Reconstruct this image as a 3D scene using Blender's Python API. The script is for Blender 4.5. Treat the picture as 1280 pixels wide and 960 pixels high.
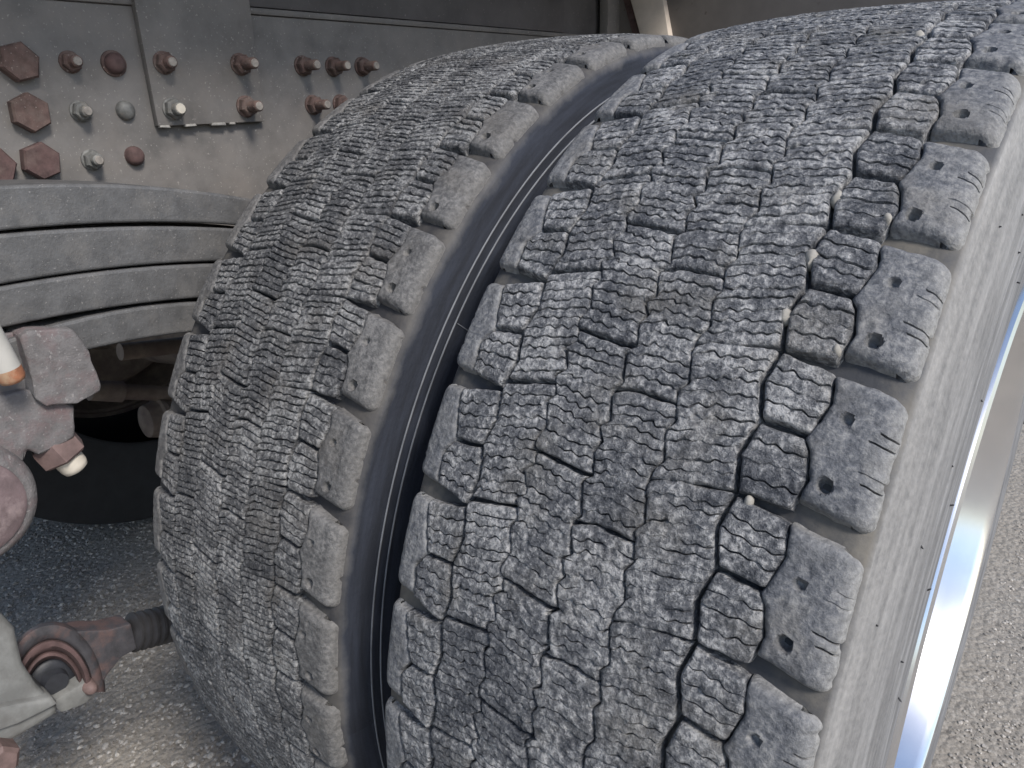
import bpy, bmesh, math, random
import numpy as np
from mathutils import Vector, Matrix

# ------------------------------------------------------------------ scene, camera, light
S = bpy.context.scene
for o in list(bpy.data.objects): bpy.data.objects.remove(o)
COL = S.collection
IW, IH = 1280.0, 960.0
FPX = 906.38
YAW, PITCH, ROLL = 0.69140, 0.37090, -0.03210
CAM = np.array([0.0524, -0.7281, 0.4467])
def cam_axes():
    cy, sy = math.cos(YAW), math.sin(YAW)
    f = np.array([-sy*math.cos(PITCH), cy*math.cos(PITCH), -math.sin(PITCH)])
    r = np.array([cy, sy, 0.0]); u = np.cross(r, f)
    return (r*math.cos(ROLL)+u*math.sin(ROLL), -r*math.sin(ROLL)+u*math.cos(ROLL), f)
CR, CU, CF = cam_axes()
cam = bpy.data.cameras.new('camera'); camo = bpy.data.objects.new('camera', cam); COL.objects.link(camo)
cam.sensor_fit = 'HORIZONTAL'; cam.sensor_width = 36.0; cam.lens = 36.0*FPX/IW
cam.clip_start = 0.01; cam.clip_end = 500.0
m = Matrix.Identity(4)
for i in range(3):
    m[i][0], m[i][1], m[i][2], m[i][3] = CR[i], CU[i], -CF[i], CAM[i]
camo.matrix_world = m
S.camera = camo

SUN_EL, SUN_AZ = math.radians(46), math.radians(103)     # azimuth clockwise from +Y
W = bpy.data.worlds.new('World'); S.world = W; W.use_nodes = True
nt = W.node_tree
sky = nt.nodes.new('ShaderNodeTexSky'); sky.sky_type = 'NISHITA'; sky.sun_disc = False
sky.sun_elevation = SUN_EL; sky.sun_rotation = SUN_AZ
sky.air_density = 1.0; sky.dust_density = 1.2; sky.ozone_density = 1.0
nt.nodes['Background'].inputs['Strength'].default_value = 0.11
nt.links.new(sky.outputs[0], nt.nodes['Background'].inputs['Color'])
sd = bpy.data.lights.new('sun', 'SUN'); so = bpy.data.objects.new('sun', sd); COL.objects.link(so)
sd.energy = 2.2; sd.angle = math.radians(14); sd.color = (1.0, 0.96, 0.91)
sdir = Vector((math.sin(SUN_AZ)*math.cos(SUN_EL), math.cos(SUN_AZ)*math.cos(SUN_EL), math.sin(SUN_EL)))
so.rotation_euler = sdir.to_track_quat('Z', 'Y').to_euler()
S.view_settings.view_transform = 'Standard'; S.view_settings.look = 'None'
S.view_settings.gamma = 1.0; S.view_settings.use_curve_mapping = False
S.view_settings.exposure = 0.85
S.render.engine = 'CYCLES'

# ------------------------------------------------------------------ pixel -> place
def ray(x, y):
    d = CR*(x-IW/2)/FPX - CU*(y-IH/2)/FPX + CF
    return d/np.linalg.norm(d)
def atX(x, y, X): d = ray(x, y); return CAM + d*((X-CAM[0])/d[0])
def atY(x, y, Y): d = ray(x, y); return CAM + d*((Y-CAM[1])/d[1])
def atZ(x, y, Z): d = ray(x, y); return CAM + d*((Z-CAM[2])/d[2])

# ------------------------------------------------------------------ materials
def newmat(name):
    mt = bpy.data.materials.new(name); mt.use_nodes = True
    return mt, mt.node_tree, mt.node_tree.nodes['Principled BSDF']
def N(t, typ, **kw):
    n = t.nodes.new(typ)
    for k, v in kw.items():
        if k in n.inputs.keys(): n.inputs[k].default_value = v
        else: setattr(n, k, v)
    return n
def ramp(t, fac, stops):
    r = t.nodes.new('ShaderNodeValToRGB'); e = r.color_ramp.elements
    while len(e) < len(stops): e.new(0.5)
    for el, (p, c) in zip(e, stops):
        el.position = p; el.color = (*c, 1) if len(c) == 3 else c
    t.links.new(fac, r.inputs['Fac']); return r.outputs['Color']
def mix(t, fac, a, b, mode='MIX'):
    n = t.nodes.new('ShaderNodeMix'); n.data_type = 'RGBA'; n.blend_type = mode
    for sock, v in ((n.inputs[0], fac), (n.inputs[6], a), (n.inputs[7], b)):
        if hasattr(v, 'is_linked'): t.links.new(v, sock)
        elif isinstance(v, tuple): sock.default_value = (*v, 1)
        else: sock.default_value = v
    return n.outputs[2]
def noise(t, vec, scale, detail=6, rough=0.6, dist=0.0):
    n = N(t, 'ShaderNodeTexNoise', Scale=scale, Detail=detail, Roughness=rough, Distortion=dist)
    t.links.new(vec, n.inputs['Vector']); return n.outputs['Fac']
def coords(t): return t.nodes.new('ShaderNodeTexCoord').outputs['Object']
def bump(t, bs, height, strength, dist):
    b = N(t, 'ShaderNodeBump', Strength=strength, Distance=dist)
    t.links.new(height, b.inputs['Height']); t.links.new(b.outputs[0], bs.inputs['Normal']); return b
def math_(t, op, a, b=None):
    n = t.nodes.new('ShaderNodeMath'); n.operation = op
    for s_, v in zip(n.inputs, (a, b)):
        if v is None: continue
        if hasattr(v, 'is_linked'): t.links.new(v, s_)
        else: s_.default_value = v
    return n.outputs[0]

def mat_tread(name, dark, mid, light, tan, rel=1.0, film=None):
    mt, t, b = newmat(name); v = coords(t)
    n1 = noise(t, v, 38, 5, 0.62); n2 = noise(t, v, 300, 6, 0.72); n3 = noise(t, v, 800, 3, 0.6); n4 = noise(t, v, 150, 4, 0.6)
    oi = t.nodes.new('ShaderNodeObjectInfo')
    f = math_(t, 'ADD', math_(t, 'MULTIPLY', n1, 0.35), math_(t, 'MULTIPLY', n2, 0.45))
    f = math_(t, 'ADD', f, math_(t, 'MULTIPLY', n4, 0.30))
    f = math_(t, 'ADD', f, math_(t, 'MULTIPLY', math_(t, 'SUBTRACT', oi.outputs['Random'], 0.5), 0.05))
    c = ramp(t, f, [(0.44, dark), (0.55, mid), (0.66, light)])
    c = mix(t, ramp(t, noise(t, v, 22, 4, 0.6), [(0.52, (0, 0, 0)), (0.72, (0.5, 0.5, 0.5))]), c, tan)
    fl = ramp(t, n3, [(0.60, (0, 0, 0)), (0.70, (1, 1, 1))])
    c = mix(t, math_(t, 'MULTIPLY', fl, 0.45), c, light)
    pit = ramp(t, noise(t, v, 420, 3, 0.6), [(0.30, (1, 1, 1)), (0.38, (0, 0, 0))])
    c = mix(t, math_(t, 'MULTIPLY', pit, 0.6*rel), c, (0.03, 0.03, 0.034))
    if film:
        sx = t.nodes.new('ShaderNodeSeparateXYZ'); t.links.new(v, sx.inputs[0])
        r = math_(t, 'SQRT', math_(t, 'ADD', math_(t, 'POWER', sx.outputs['Y'], 2), math_(t, 'POWER', sx.outputs['Z'], 2)))
        rr = math_(t, 'ADD', r, math_(t, 'MULTIPLY', math_(t, 'SUBTRACT', n1, 0.5), 0.022))
        mr = N(t, 'ShaderNodeMapRange'); mr.inputs['From Min'].default_value = 0.5050; mr.inputs['From Max'].default_value = 0.4955
        t.links.new(rr, mr.inputs['Value'])
        c = mix(t, mr.outputs[0], c, mix(t, ramp(t, n2, [(0.35, (0, 0, 0)), (0.7, (1, 1, 1))]), film[0], film[1]))
    t.links.new(c, b.inputs['Base Color'])
    b.inputs['Roughness'].default_value = 0.82; b.inputs['Specular IOR Level'].default_value = 0.35
    vo = N(t, 'ShaderNodeTexVoronoi', Scale=300.0); t.links.new(v, vo.inputs['Vector'])
    h = math_(t, 'ADD', math_(t, 'MULTIPLY', n2, 1.0), math_(t, 'MULTIPLY', n3, 0.4))
    h = math_(t, 'ADD', h, math_(t, 'MULTIPLY', n4, 0.8))
    h = math_(t, 'ADD', h, math_(t, 'MULTIPLY', vo.outputs['Distance'], 0.35))
    bump(t, b, h, 0.95*rel, 0.0030)
    return mt
M = {}
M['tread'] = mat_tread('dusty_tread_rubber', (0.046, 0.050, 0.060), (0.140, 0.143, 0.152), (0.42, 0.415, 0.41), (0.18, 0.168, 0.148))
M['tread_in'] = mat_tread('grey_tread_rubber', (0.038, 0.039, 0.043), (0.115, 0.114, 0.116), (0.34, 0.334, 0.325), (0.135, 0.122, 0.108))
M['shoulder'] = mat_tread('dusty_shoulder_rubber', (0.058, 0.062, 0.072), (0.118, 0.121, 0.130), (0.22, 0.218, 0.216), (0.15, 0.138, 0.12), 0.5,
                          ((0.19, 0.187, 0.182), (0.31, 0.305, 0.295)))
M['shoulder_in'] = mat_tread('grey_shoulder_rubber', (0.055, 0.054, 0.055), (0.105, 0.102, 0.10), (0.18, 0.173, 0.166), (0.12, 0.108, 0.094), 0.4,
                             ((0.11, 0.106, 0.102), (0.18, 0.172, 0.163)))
def mat_carcass(name, groove, side, r_dust, r_clean, dusty):
    """rubber of the casing: some dirt in the groove floors, their colour also darkened as groove shade, dust film on the sidewall by radius (grime thrown from the tread edge)"""
    mt, t, b = newmat(name); v = coords(t)
    sx = t.nodes.new('ShaderNodeSeparateXYZ'); t.links.new(v, sx.inputs[0])
    r = math_(t, 'SQRT', math_(t, 'ADD', math_(t, 'POWER', sx.outputs['Y'], 2), math_(t, 'POWER', sx.outputs['Z'], 2)))
    n1 = noise(t, v, 30, 5, 0.6); n2 = noise(t, v, 260, 4, 0.65)
    rr = math_(t, 'ADD', r, math_(t, 'MULTIPLY', math_(t, 'SUBTRACT', n1, 0.5), 0.02))
    mr = N(t, 'ShaderNodeMapRange'); mr.inputs['From Min'].default_value = r_clean; mr.inputs['From Max'].default_value = r_dust
    t.links.new(rr, mr.inputs['Value'])
    ang = math_(t, 'ARCTAN2', sx.outputs['Z'], sx.outputs['Y'])
    cv = t.nodes.new('ShaderNodeCombineXYZ'); t.links.new(math_(t, 'MULTIPLY', ang, 2.2), cv.inputs[0]); t.links.new(math_(t, 'MULTIPLY', r, 55.0), cv.inputs[1]); t.links.new(math_(t, 'MULTIPLY', sx.outputs['X'], 20.0), cv.inputs[2])
    stk = noise(t, cv.outputs[0], 2.2, 6, 0.62)
    film = mix(t, ramp(t, math_(t, 'ADD', math_(t, 'MULTIPLY', n2, 0.45), math_(t, 'MULTIPLY', stk, 0.6)), [(0.35, (0, 0, 0)), (0.7, (1, 1, 1))]), dusty[0], dusty[1])
    c = mix(t, mr.outputs[0], mix(t, ramp(t, stk, [(0.4, (0, 0, 0)), (0.62, (1, 1, 1))]), side, tuple(min(1, x*1.9) for x in side)), film)
    mg = N(t, 'ShaderNodeMapRange'); mg.inputs['From Min'].default_value = 0.4905; mg.inputs['From Max'].default_value = 0.494
    t.links.new(r, mg.inputs['Value'])
    gcol = mix(t, ramp(t, n1, [(0.4, (0, 0, 0)), (0.65, (1, 1, 1))]), groove[0], groove[1])  # rubber with some dirt, toned dark so groove shade is in the colour
    c = mix(t, mg.outputs[0], c, gcol)
    t.links.new(c, b.inputs['Base Color'])
    b.inputs['Roughness'].default_value = 0.7; b.inputs['Specular IOR Level'].default_value = 0.35
    bump(t, b, math_(t, 'ADD', n2, math_(t, 'MULTIPLY', n1, 0.6)), 0.22, 0.002)
    return mt
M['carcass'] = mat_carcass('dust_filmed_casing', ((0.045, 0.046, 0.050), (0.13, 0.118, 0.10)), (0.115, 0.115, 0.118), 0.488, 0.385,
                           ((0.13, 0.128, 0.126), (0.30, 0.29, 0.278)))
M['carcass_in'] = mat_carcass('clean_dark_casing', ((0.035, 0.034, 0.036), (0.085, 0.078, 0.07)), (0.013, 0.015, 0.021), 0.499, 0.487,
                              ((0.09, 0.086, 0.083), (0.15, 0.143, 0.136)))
def mat_plain(name, col, rough=0.6, metal=0.0, var=0.25, scale=60, bstr=0.2, bdist=0.001, second=None, lo=0.45, hi=0.6, spots=None):
    mt, t, b = newmat(name); v = coords(t)
    n1 = noise(t, v, scale, 6, 0.62); n2 = noise(t, v, scale*7, 4, 0.6)
    c2 = tuple(x*(1-var) for x in col); c3 = tuple(min(1, x*(1+var)) for x in col)
    c = ramp(t, n1, [(0.33, c2), (0.67, c3)])
    if second: c = mix(t, ramp(t, noise(t, v, scale*0.6, 6, 0.65), [(lo, (0, 0, 0)), (hi, (1, 1, 1))]), c, second)
    if spots:
        col_s, th, sc = spots
        c = mix(t, ramp(t, noise(t, v, sc, 2, 0.5), [(th, (0, 0, 0)), (th+0.05, (1, 1, 1))]), c, col_s)
    t.links.new(c, b.inputs['Base Color'])
    b.inputs['Roughness'].default_value = rough; b.inputs['Metallic'].default_value = metal
    bump(t, b, math_(t, 'ADD', n1, math_(t, 'MULTIPLY', n2, 0.5)), bstr, bdist)
    return mt
M['rail'] = mat_plain('dusty_grey_rail_paint', (0.150, 0.139, 0.129), 0.66, 0, 0.25, 18, 0.45, 0.0014, second=(0.19, 0.170, 0.153), lo=0.46, hi=0.72, spots=((0.28, 0.257, 0.235), 0.66, 330))
M['sill'] = mat_plain('dark_grey_sill_paint', (0.088, 0.080, 0.078), 0.62, 0, 0.25, 14, 0.3, 0.001, spots=((0.20, 0.185, 0.17), 0.69, 260))
M['flake'] = mat_plain('flaking_pale_sealant', (0.30, 0.285, 0.26), 0.8, 0, 0.3, 120, 0.5, 0.001)
M['rust'] = mat_plain('red_rust', (0.105, 0.066, 0.056), 0.85, 0, 0.35, 90, 0.5, 0.0012, second=(0.14, 0.105, 0.09), lo=0.45, hi=0.7, spots=((0.24, 0.20, 0.18), 0.66, 420))
M['rust_dark'] = mat_plain('dark_red_rust', (0.085, 0.050, 0.046), 0.85, 0, 0.35, 90, 0.5, 0.0012, second=(0.12, 0.082, 0.072), lo=0.5, hi=0.7)
M['zinc'] = mat_plain('dull_zinc_plating', (0.155, 0.152, 0.142), 0.65, 0.2, 0.3, 110, 0.3, 0.0008, second=(0.24, 0.20, 0.16), lo=0.55, hi=0.75)
M['bright_tip'] = mat_plain('worn_bright_stud_end', (0.24, 0.215, 0.19), 0.6, 0.1, 0.3, 150, 0.3, 0.0008)
M['leaf'] = mat_plain('grey_leaf_spring_paint', (0.088, 0.087, 0.087), 0.5, 0, 0.22, 55, 0.6, 0.0014, second=(0.125, 0.119, 0.113), lo=0.48, hi=0.75, spots=((0.19, 0.182, 0.175), 0.67, 420))
M['cast'] = mat_plain('rusty_grey_casting', (0.135, 0.127, 0.126), 0.85, 0, 0.25, 70, 0.8, 0.0016, second=(0.15, 0.108, 0.108), lo=0.5, hi=0.72, spots=((0.22, 0.205, 0.20), 0.64, 300))
M['pink'] = mat_plain('pale_red_primer', (0.14, 0.102, 0.104), 0.8, 0, 0.2, 60, 0.4, 0.0012, second=(0.30, 0.235, 0.23), lo=0.5, hi=0.7)
M['nut_red'] = mat_plain('salmon_rust_nut', (0.145, 0.098, 0.090), 0.75, 0, 0.25, 80, 0.4, 0.001)
M['cream'] = mat_plain('cream_stud_end', (0.55, 0.50, 0.42), 0.6, 0, 0.12, 60, 0.2, 0.0008)
M['orange'] = mat_plain('orange_rust_tip', (0.30, 0.125, 0.065), 0.7, 0, 0.3, 120, 0.3, 0.0008, second=(0.36, 0.24, 0.15), lo=0.45, hi=0.65)
M['white'] = mat_plain('white_stud_coating', (0.42, 0.405, 0.37), 0.55, 0, 0.06, 60, 0.15, 0.0006)
M['joint'] = mat_plain('grimy_joint_steel', (0.060, 0.058, 0.064), 0.55, 0.1, 0.3, 60, 0.6, 0.0014, second=(0.115, 0.078, 0.074), lo=0.48, hi=0.62)
M['joint_red'] = mat_plain('brown_rubber_lip', (0.10, 0.062, 0.060), 0.8, 0, 0.3, 60, 0.5, 0.0012)
M['boot'] = mat_plain('black_ribbed_boot', (0.026, 0.025, 0.027), 0.65, 0, 0.3, 60, 0.4, 0.001)
M['bush'] = mat_plain('black_rubber_bush', (0.025, 0.027, 0.033), 0.5, 0, 0.3, 60, 0.4, 0.001)
M['bracket'] = mat_plain('pale_grey_bracket_paint', (0.19, 0.192, 0.185), 0.55, 0, 0.25, 30, 0.5, 0.0014, second=(0.12, 0.115, 0.108), lo=0.5, hi=0.72)
M['axle'] = mat_plain('brown_rusty_axle', (0.16, 0.125, 0.102), 0.8, 0, 0.3, 30, 0.4, 0.001, second=(0.11, 0.08, 0.07), lo=0.45, hi=0.65)
M['black_rubber'] = mat_plain('black_rubber', (0.018, 0.018, 0.020), 0.8, 0, 0.2, 30, 0.2, 0.001)
M['taupe'] = mat_plain('taupe_mudguard_plastic', (0.125, 0.110, 0.098), 0.6, 0, 0.12, 20, 0.15, 0.001, spots=((0.09, 0.07, 0.06), 0.70, 60))
M['bracket_cream'] = mat_plain('cream_mudguard_stay', (0.50, 0.43, 0.36), 0.6, 0, 0.12, 25, 0.2, 0.001)
M['spew'] = mat_plain('black_rubber_hair', (0.02, 0.02, 0.022), 0.7, 0, 0.1, 60, 0.0, 0.001)
M['pebble'] = mat_plain('pale_pebble', (0.28, 0.262, 0.232), 0.8, 0, 0.2, 150, 0.4, 0.001)
M['line'] = mat_plain('scuffed_moulding_rib', (0.16, 0.165, 0.175), 0.7, 0, 0.2, 60, 0.1, 0.0005)
def mat_alloy():
    mt, t, b = newmat('polished_alloy'); v = coords(t)
    n1 = noise(t, v, 25, 5, 0.6); n2 = noise(t, v, 300, 3, 0.6)
    c = ramp(t, n1, [(0.3, (0.84, 0.84, 0.85)), (0.7, (0.92, 0.92, 0.92))])
    t.links.new(c, b.inputs['Base Color']); b.inputs['Metallic'].default_value = 1.0
    b.inputs['Roughness'].default_value = 0.24; return mt
M['alloy'] = mat_alloy()
def mat_ground():
    mt, t, b = newmat('worn_asphalt'); v = coords(t)
    n1 = noise(t, v, 3, 5, 0.6); n2 = noise(t, v, 70, 6, 0.7); n3 = noise(t, v, 260, 4, 0.65)
    vo = N(t, 'ShaderNodeTexVoronoi', Scale=95.0); t.links.new(v, vo.inputs['Vector'])
    f = math_(t, 'ADD', math_(t, 'MULTIPLY', n2, 0.5), math_(t, 'MULTIPLY', n3, 0.5))
    c = ramp(t, f, [(0.34, (0.14, 0.126, 0.109)), (0.52, (0.27, 0.246, 0.215)), (0.68, (0.41, 0.38, 0.338))])
    c = mix(t, ramp(t, n1, [(0.4, (0, 0, 0)), (0.65, (0.5,)*3)]), c, (0.26, 0.228, 0.19))
    t.links.new(c, b.inputs['Base Color']); b.inputs['Roughness'].default_value = 0.9
    h = math_(t, 'ADD', n2, math_(t, 'MULTIPLY', vo.outputs['Distance'], -0.8))
    bump(t, b, h, 0.8, 0.006); return mt
M['ground'] = mat_ground()
M['stone'] = mat_plain('asphalt_grit', (0.34, 0.315, 0.285), 0.8, 0, 0.5, 90, 0.4, 0.001, second=(0.16, 0.145, 0.128), lo=0.5, hi=0.6)

# ------------------------------------------------------------------ mesh helpers
def link(name, me, mat, parent=None, smooth=35):
    o = bpy.data.objects.new(name, me); COL.objects.link(o)
    if mat: me.materials.append(mat)
    if smooth:
        me.polygons.foreach_set('use_smooth', [True]*len(me.polygons))
        if smooth < 180: me.set_sharp_from_angle(angle=math.radians(smooth))
    if parent: o.parent = parent
    return o
def from_np(name, verts, quads, mat, parent=None, smooth=35, polys=None):
    me = bpy.data.meshes.new(name)
    faces = [tuple(f) for f in (quads.tolist() if hasattr(quads, 'tolist') else quads)]
    if polys: faces += polys
    me.from_pydata(np.asarray(verts).tolist(), [], faces); me.update()
    return link(name, me, mat, parent, smooth)
def from_bm(name, bm, mat, parent=None, smooth=35):
    bmesh.ops.recalc_face_normals(bm, faces=bm.faces)
    me = bpy.data.meshes.new(name); bm.to_mesh(me); bm.free()
    return link(name, me, mat, parent, smooth)
def empty(name, loc=(0, 0, 0)):
    o = bpy.data.objects.new(name, None); COL.objects.link(o); o.location = loc; o.empty_display_size = 0.02; return o
def tag(o, label, cat=None, group=None, kind=None):
    if label: o['label'] = label
    if cat: o['category'] = cat
    if group: o['group'] = group
    if kind: o['kind'] = kind
    return o
def bevel(bm, w, seg=2):
    ed = [e for e in bm.edges if len(e.link_faces) == 2 and e.calc_face_angle(0) > 0.5]
    bmesh.ops.bevel(bm, geom=ed, offset=w, segments=seg, profile=0.6, affect='EDGES', clamp_overlap=True)
def prism(pts3, dirv, depth, bw=0.002, seg=2):
    """polygon in 3-D swept along dirv*depth"""
    bm = bmesh.new(); d = Vector(dirv)*depth
    a = [bm.verts.new(Vector(p)) for p in pts3]; c = [bm.verts.new(Vector(p)+d) for p in pts3]
    n = len(a); bm.faces.new(a); bm.faces.new(c[::-1])
    for i in range(n): bm.faces.new((a[i], c[i], c[(i+1) % n], a[(i+1) % n]))
    bmesh.ops.recalc_face_normals(bm, faces=bm.faces)
    if bw: bevel(bm, bw, seg)
    return bm
def roughen(bm, amp, freq, seed=0):
    from mathutils import noise as mn
    for v in bm.verts:
        v.co += Vector(mn.noise_vector(v.co*freq+Vector((seed, 0, 0))))*amp
def basis(axis):
    w = Vector(axis).normalized(); h = Vector((0, 0, 1)) if abs(w.z) < 0.9 else Vector((0, 1, 0))
    a = h.cross(w).normalized(); return a, w.cross(a), w
def lathe_bm(bm, org, axis, prof, seg, rot=0.0, rough=0.0):
    """prof: (distance along axis, radius); adds a solid of revolution (hex when seg=6)"""
    a, b, w = basis(axis); org = Vector(org); rings = []
    for s, r in prof:
        if r < 1e-6: rings.append([bm.verts.new(org+w*s)]); continue
        rings.append([bm.verts.new(org+w*s+(a*math.cos(t)+b*math.sin(t))*r) for t in [rot+2*math.pi*i/seg for i in range(seg)]])
    for p, q in zip(rings, rings[1:]):
        for i in range(seg):
            j = (i+1) % seg
            if len(p) == 1 and len(q) == 1: continue
            if len(p) == 1: bm.faces.new((p[0], q[j], q[i]))
            elif len(q) == 1: bm.faces.new((p[i], p[j], q[0]))
            else: bm.faces.new((p[i], p[j], q[j], q[i]))
    if len(rings[0]) > 1: bm.faces.new(rings[0][::-1])
    if len(rings[-1]) > 1: bm.faces.new(rings[-1])
def lathe(name, org, axis, prof, seg, mat, parent=None, rot=0.0, smooth=35):
    bm = bmesh.new(); lathe_bm(bm, org, axis, prof, seg, rot); return from_bm(name, bm, mat, parent, smooth)
def revolve_x(name, prof, seg, mat, parent, closed=True, smooth=60):
    """(x, r) profile turned about the X axis"""
    pr = np.array(prof); th = np.linspace(0, 2*np.pi, seg, endpoint=False)
    V = np.stack([np.repeat(pr[:, 0][None], seg, 0), -pr[:, 1][None]*np.cos(th)[:, None], pr[:, 1][None]*np.sin(th)[:, None]], -1).reshape(-1, 3)
    n = len(pr); q = []
    for i in range(seg):
        j = (i+1) % seg
        for k in range(n if closed else n-1):
            l = (k+1) % n
            q.append((i*n+k, i*n+l, j*n+l, j*n+k))
    bm = bmesh.new(); vs = [bm.verts.new(v) for v in V]
    for f in q: bm.faces.new([vs[i] for i in f])
    return from_bm(name, bm, mat, parent, smooth)

# ------------------------------------------------------------------ ground
GZ = -0.5085
gx = np.concatenate([[-60, -20, -8], np.linspace(-4, 2, 61), [6, 20, 60]]); gy = np.concatenate([[-60, -20, -6], np.linspace(-2, 4, 61), [8, 20, 60]])
GX, GY = np.meshgrid(gx, gy)
rng = np.random.default_rng(5)
GZZ = np.full_like(GX, GZ) + rng.uniform(-0.0015, 0.0005, GX.shape)
nx = len(gx)
q = [(r*nx+c, r*nx+c+1, (r+1)*nx+c+1, (r+1)*nx+c) for r in range(len(gy)-1) for c in range(nx-1)]
g = from_np('ground', np.stack([GX, GY, GZZ], -1).reshape(-1, 3), q, M['ground'], smooth=180)
tag(g, 'rough grey asphalt ground under and beside the truck wheels', kind='structure')
# loose grit on the asphalt
ico = bmesh.new(); bmesh.ops.create_icosphere(ico, subdivisions=1, radius=1.0)
iv = np.array([v.co for v in ico.verts]); ifc = np.array([[v.index for v in f.verts] for f in ico.faces]); ico.free()
def scatter(n, x0, x1, y0, y1, smin, smax):
    P = np.stack([rng.uniform(x0, x1, n), rng.uniform(y0, y1, n), np.full(n, GZ)], -1)
    sz = smin+(smax-smin)*rng.random(n)**2.5
    sc = sz[:, None]*rng.uniform(0.6, 1.2, (n, 3)); sc[:, 2] *= 0.6
    jit = 1+rng.uniform(-0.22, 0.22, (n, len(iv)))
    a = rng.uniform(0, 6.28, n); ca, sa = np.cos(a), np.sin(a)
    L = iv[None]*jit[..., None]*sc[:, None]
    X = L[..., 0]*ca[:, None]-L[..., 1]*sa[:, None]; Y = L[..., 0]*sa[:, None]+L[..., 1]*ca[:, None]
    V = np.stack([X, Y, L[..., 2]], -1)+P[:, None]
    F = ifc[None]+(np.arange(n)*len(iv))[:, None, None]
    return V.reshape(-1, 3), F.reshape(-1, 3)
Va, Fa = scatter(14000, -1.9, -0.66, -0.75, 0.25, 0.0015, 0.0065)
Vb, Fb = scatter(3000, 0.03, 0.35, 0.2, 1.3, 0.0016, 0.0045)
gr = from_np('grit', np.concatenate([Va, Vb]), np.concatenate([Fa, Fb+len(Va)]), M['stone'], smooth=0)
tag(gr, 'small grey stones and grit embedded in the asphalt surface', 'grit', kind='stuff')

# ------------------------------------------------------------------ value noise
def hash2(i, j, seed):
    h = np.sin(i*127.1+j*311.7+seed*74.7)*43758.5453
    return h-np.floor(h)
def vnoise(x, y, seed=0):
    i = np.floor(x); j = np.floor(y); fx = x-i; fy = y-j
    fx = fx*fx*(3-2*fx); fy = fy*fy*(3-2*fy)
    return ((hash2(i, j, seed)*(1-fx)+hash2(i+1, j, seed)*fx)*(1-fy)+(hash2(i, j+1, seed)*(1-fx)+hash2(i+1, j+1, seed)*fx)*fy)*2-1

# ------------------------------------------------------------------ tyre tread
NP = 43; PIT = 2*math.pi/NP; PMM = 74.6          # 43 pitches of 74.6 mm
WMM = 262.0
def crown(u):                                    # radius in mm at u (0 = outer edge, -WMM = inner edge)
    t = np.abs((u+WMM/2)/(WMM/2)); return 510.5-7.5*np.minimum(t, 1.15)**2.2
def per(pts):
    pts = sorted((t % 1.0, u) for t, u in pts)
    ts = np.array([pts[-1][0]-1]+[p[0] for p in pts]+[pts[0][0]+1]); us = np.array([pts[-1][1]]+[p[1] for p in pts]+[pts[0][1]])
    return lambda t: np.interp(np.mod(t, 1.0), ts, us)
E_SI = per([(0, -34), (.2, -30.5), (.38, -33.5), (.45, -36.8), (.5, -35), (.71, -30.5), (.91, -33)])
E_ID = per([(0, -59.5), (.25, -63.4), (.5, -58.6), (.75, -63.6)])
E_DC = per([(.06, -98), (.27, -102.5), (.34, -98.5), (.55, -103), (.62, -98.2), (.86, -103), (.98, -102.2)])
E_CB = per([(.06, -134.5), (.17, -139.6), (.22, -134), (.45, -139.2), (.51, -134), (.76, -139.4), (.81, -134), (.99, -138.2)])
E_BA = per([(.06, -172), (.25, -177), (.31, -172.5), (.46, -178), (.52, -171), (.69, -178), (.76, -171), (.93, -176.5)])
E_AI = per([(0, -208.3), (.25, -213), (.5, -208.3), (.77, -213)])
E_IS = per([(0, -242), (.16, -244), (.34, -240.5), (.6, -243), (.71, -236.5), (.745, -235), (.98, -241.5)])
CONST = lambda c: (lambda t: np.full_like(np.asarray(t, float), c))
def lin(*pts):
    pts = sorted(pts); us = [p[0] for p in pts]; ts = [p[1] for p in pts]
    return lambda u: np.interp(u, us, ts)
SIDE = 16.0       # shoulder block runs this far round the corner and down the sidewall
RC = 9.0          # corner radius
# name, left edge, right edge, half gaps, bottom(u), top(u), sipes, is_shoulder(-1 inner,+1 outer)
ROWS = [
 ('So', E_SI, CONST(0), (0.5, 0), lin((-34, .075), (0, -.012)), lin((-33, .915), (0, .838)), 3, 1),
 ('Ia', E_ID, E_SI, (1.4, 0.5), lin((-58, .005), (-34, .0)), lin((-57, .475), (-36, .448)), 3, 0),
 ('Ib', E_ID, E_SI, (1.4, 0.5), lin((-57, .518), (-36, .490)), lin((-60, .975), (-33, .91)), 3, 0),
 ('D', E_DC, E_ID, (0.4, 1.3), lin((-101, -.085), (-60, .018)), lin((-103, .875), (-93, .955), (-61, .985)), 10, 0),
 ('C', E_CB, E_DC, (0.65, 0.4), lin((-137, .465), (-125, .500), (-101, .475)), lin((-137, 1.425), (-125, 1.475), (-101, 1.45)), 10, 0),
 ('B', E_BA, E_CB, (0.42, 0.65), lin((-174, .875), (-143, .82), (-136, .825)), lin((-174, 1.845), (-143, 1.785), (-136, 1.79)), 10, 0),
 ('A', E_AI, E_BA, (1.3, 0.42), lin((-210, .34), (-176, .41)), lin((-210, 1.30), (-176, 1.385)), 10, 0),
 ('Ja', E_IS, E_AI, (0.5, 1.3), lin((-241, .335), (-212, .265)), lin((-237, .718), (-213, .730)), 3, 0),
 ('Jb', E_IS, E_AI, (0.5, 1.3), lin((-236, .752), (-212, .770)), lin((-244, 1.165), (-212, 1.225)), 3, 0),
 ('Si', CONST(-WMM), E_IS, (0, 0.5), lin((-262, .352), (-243, .335)), lin((-262, 1.185), (-243, 1.165)), 0, -1),
]
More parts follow.
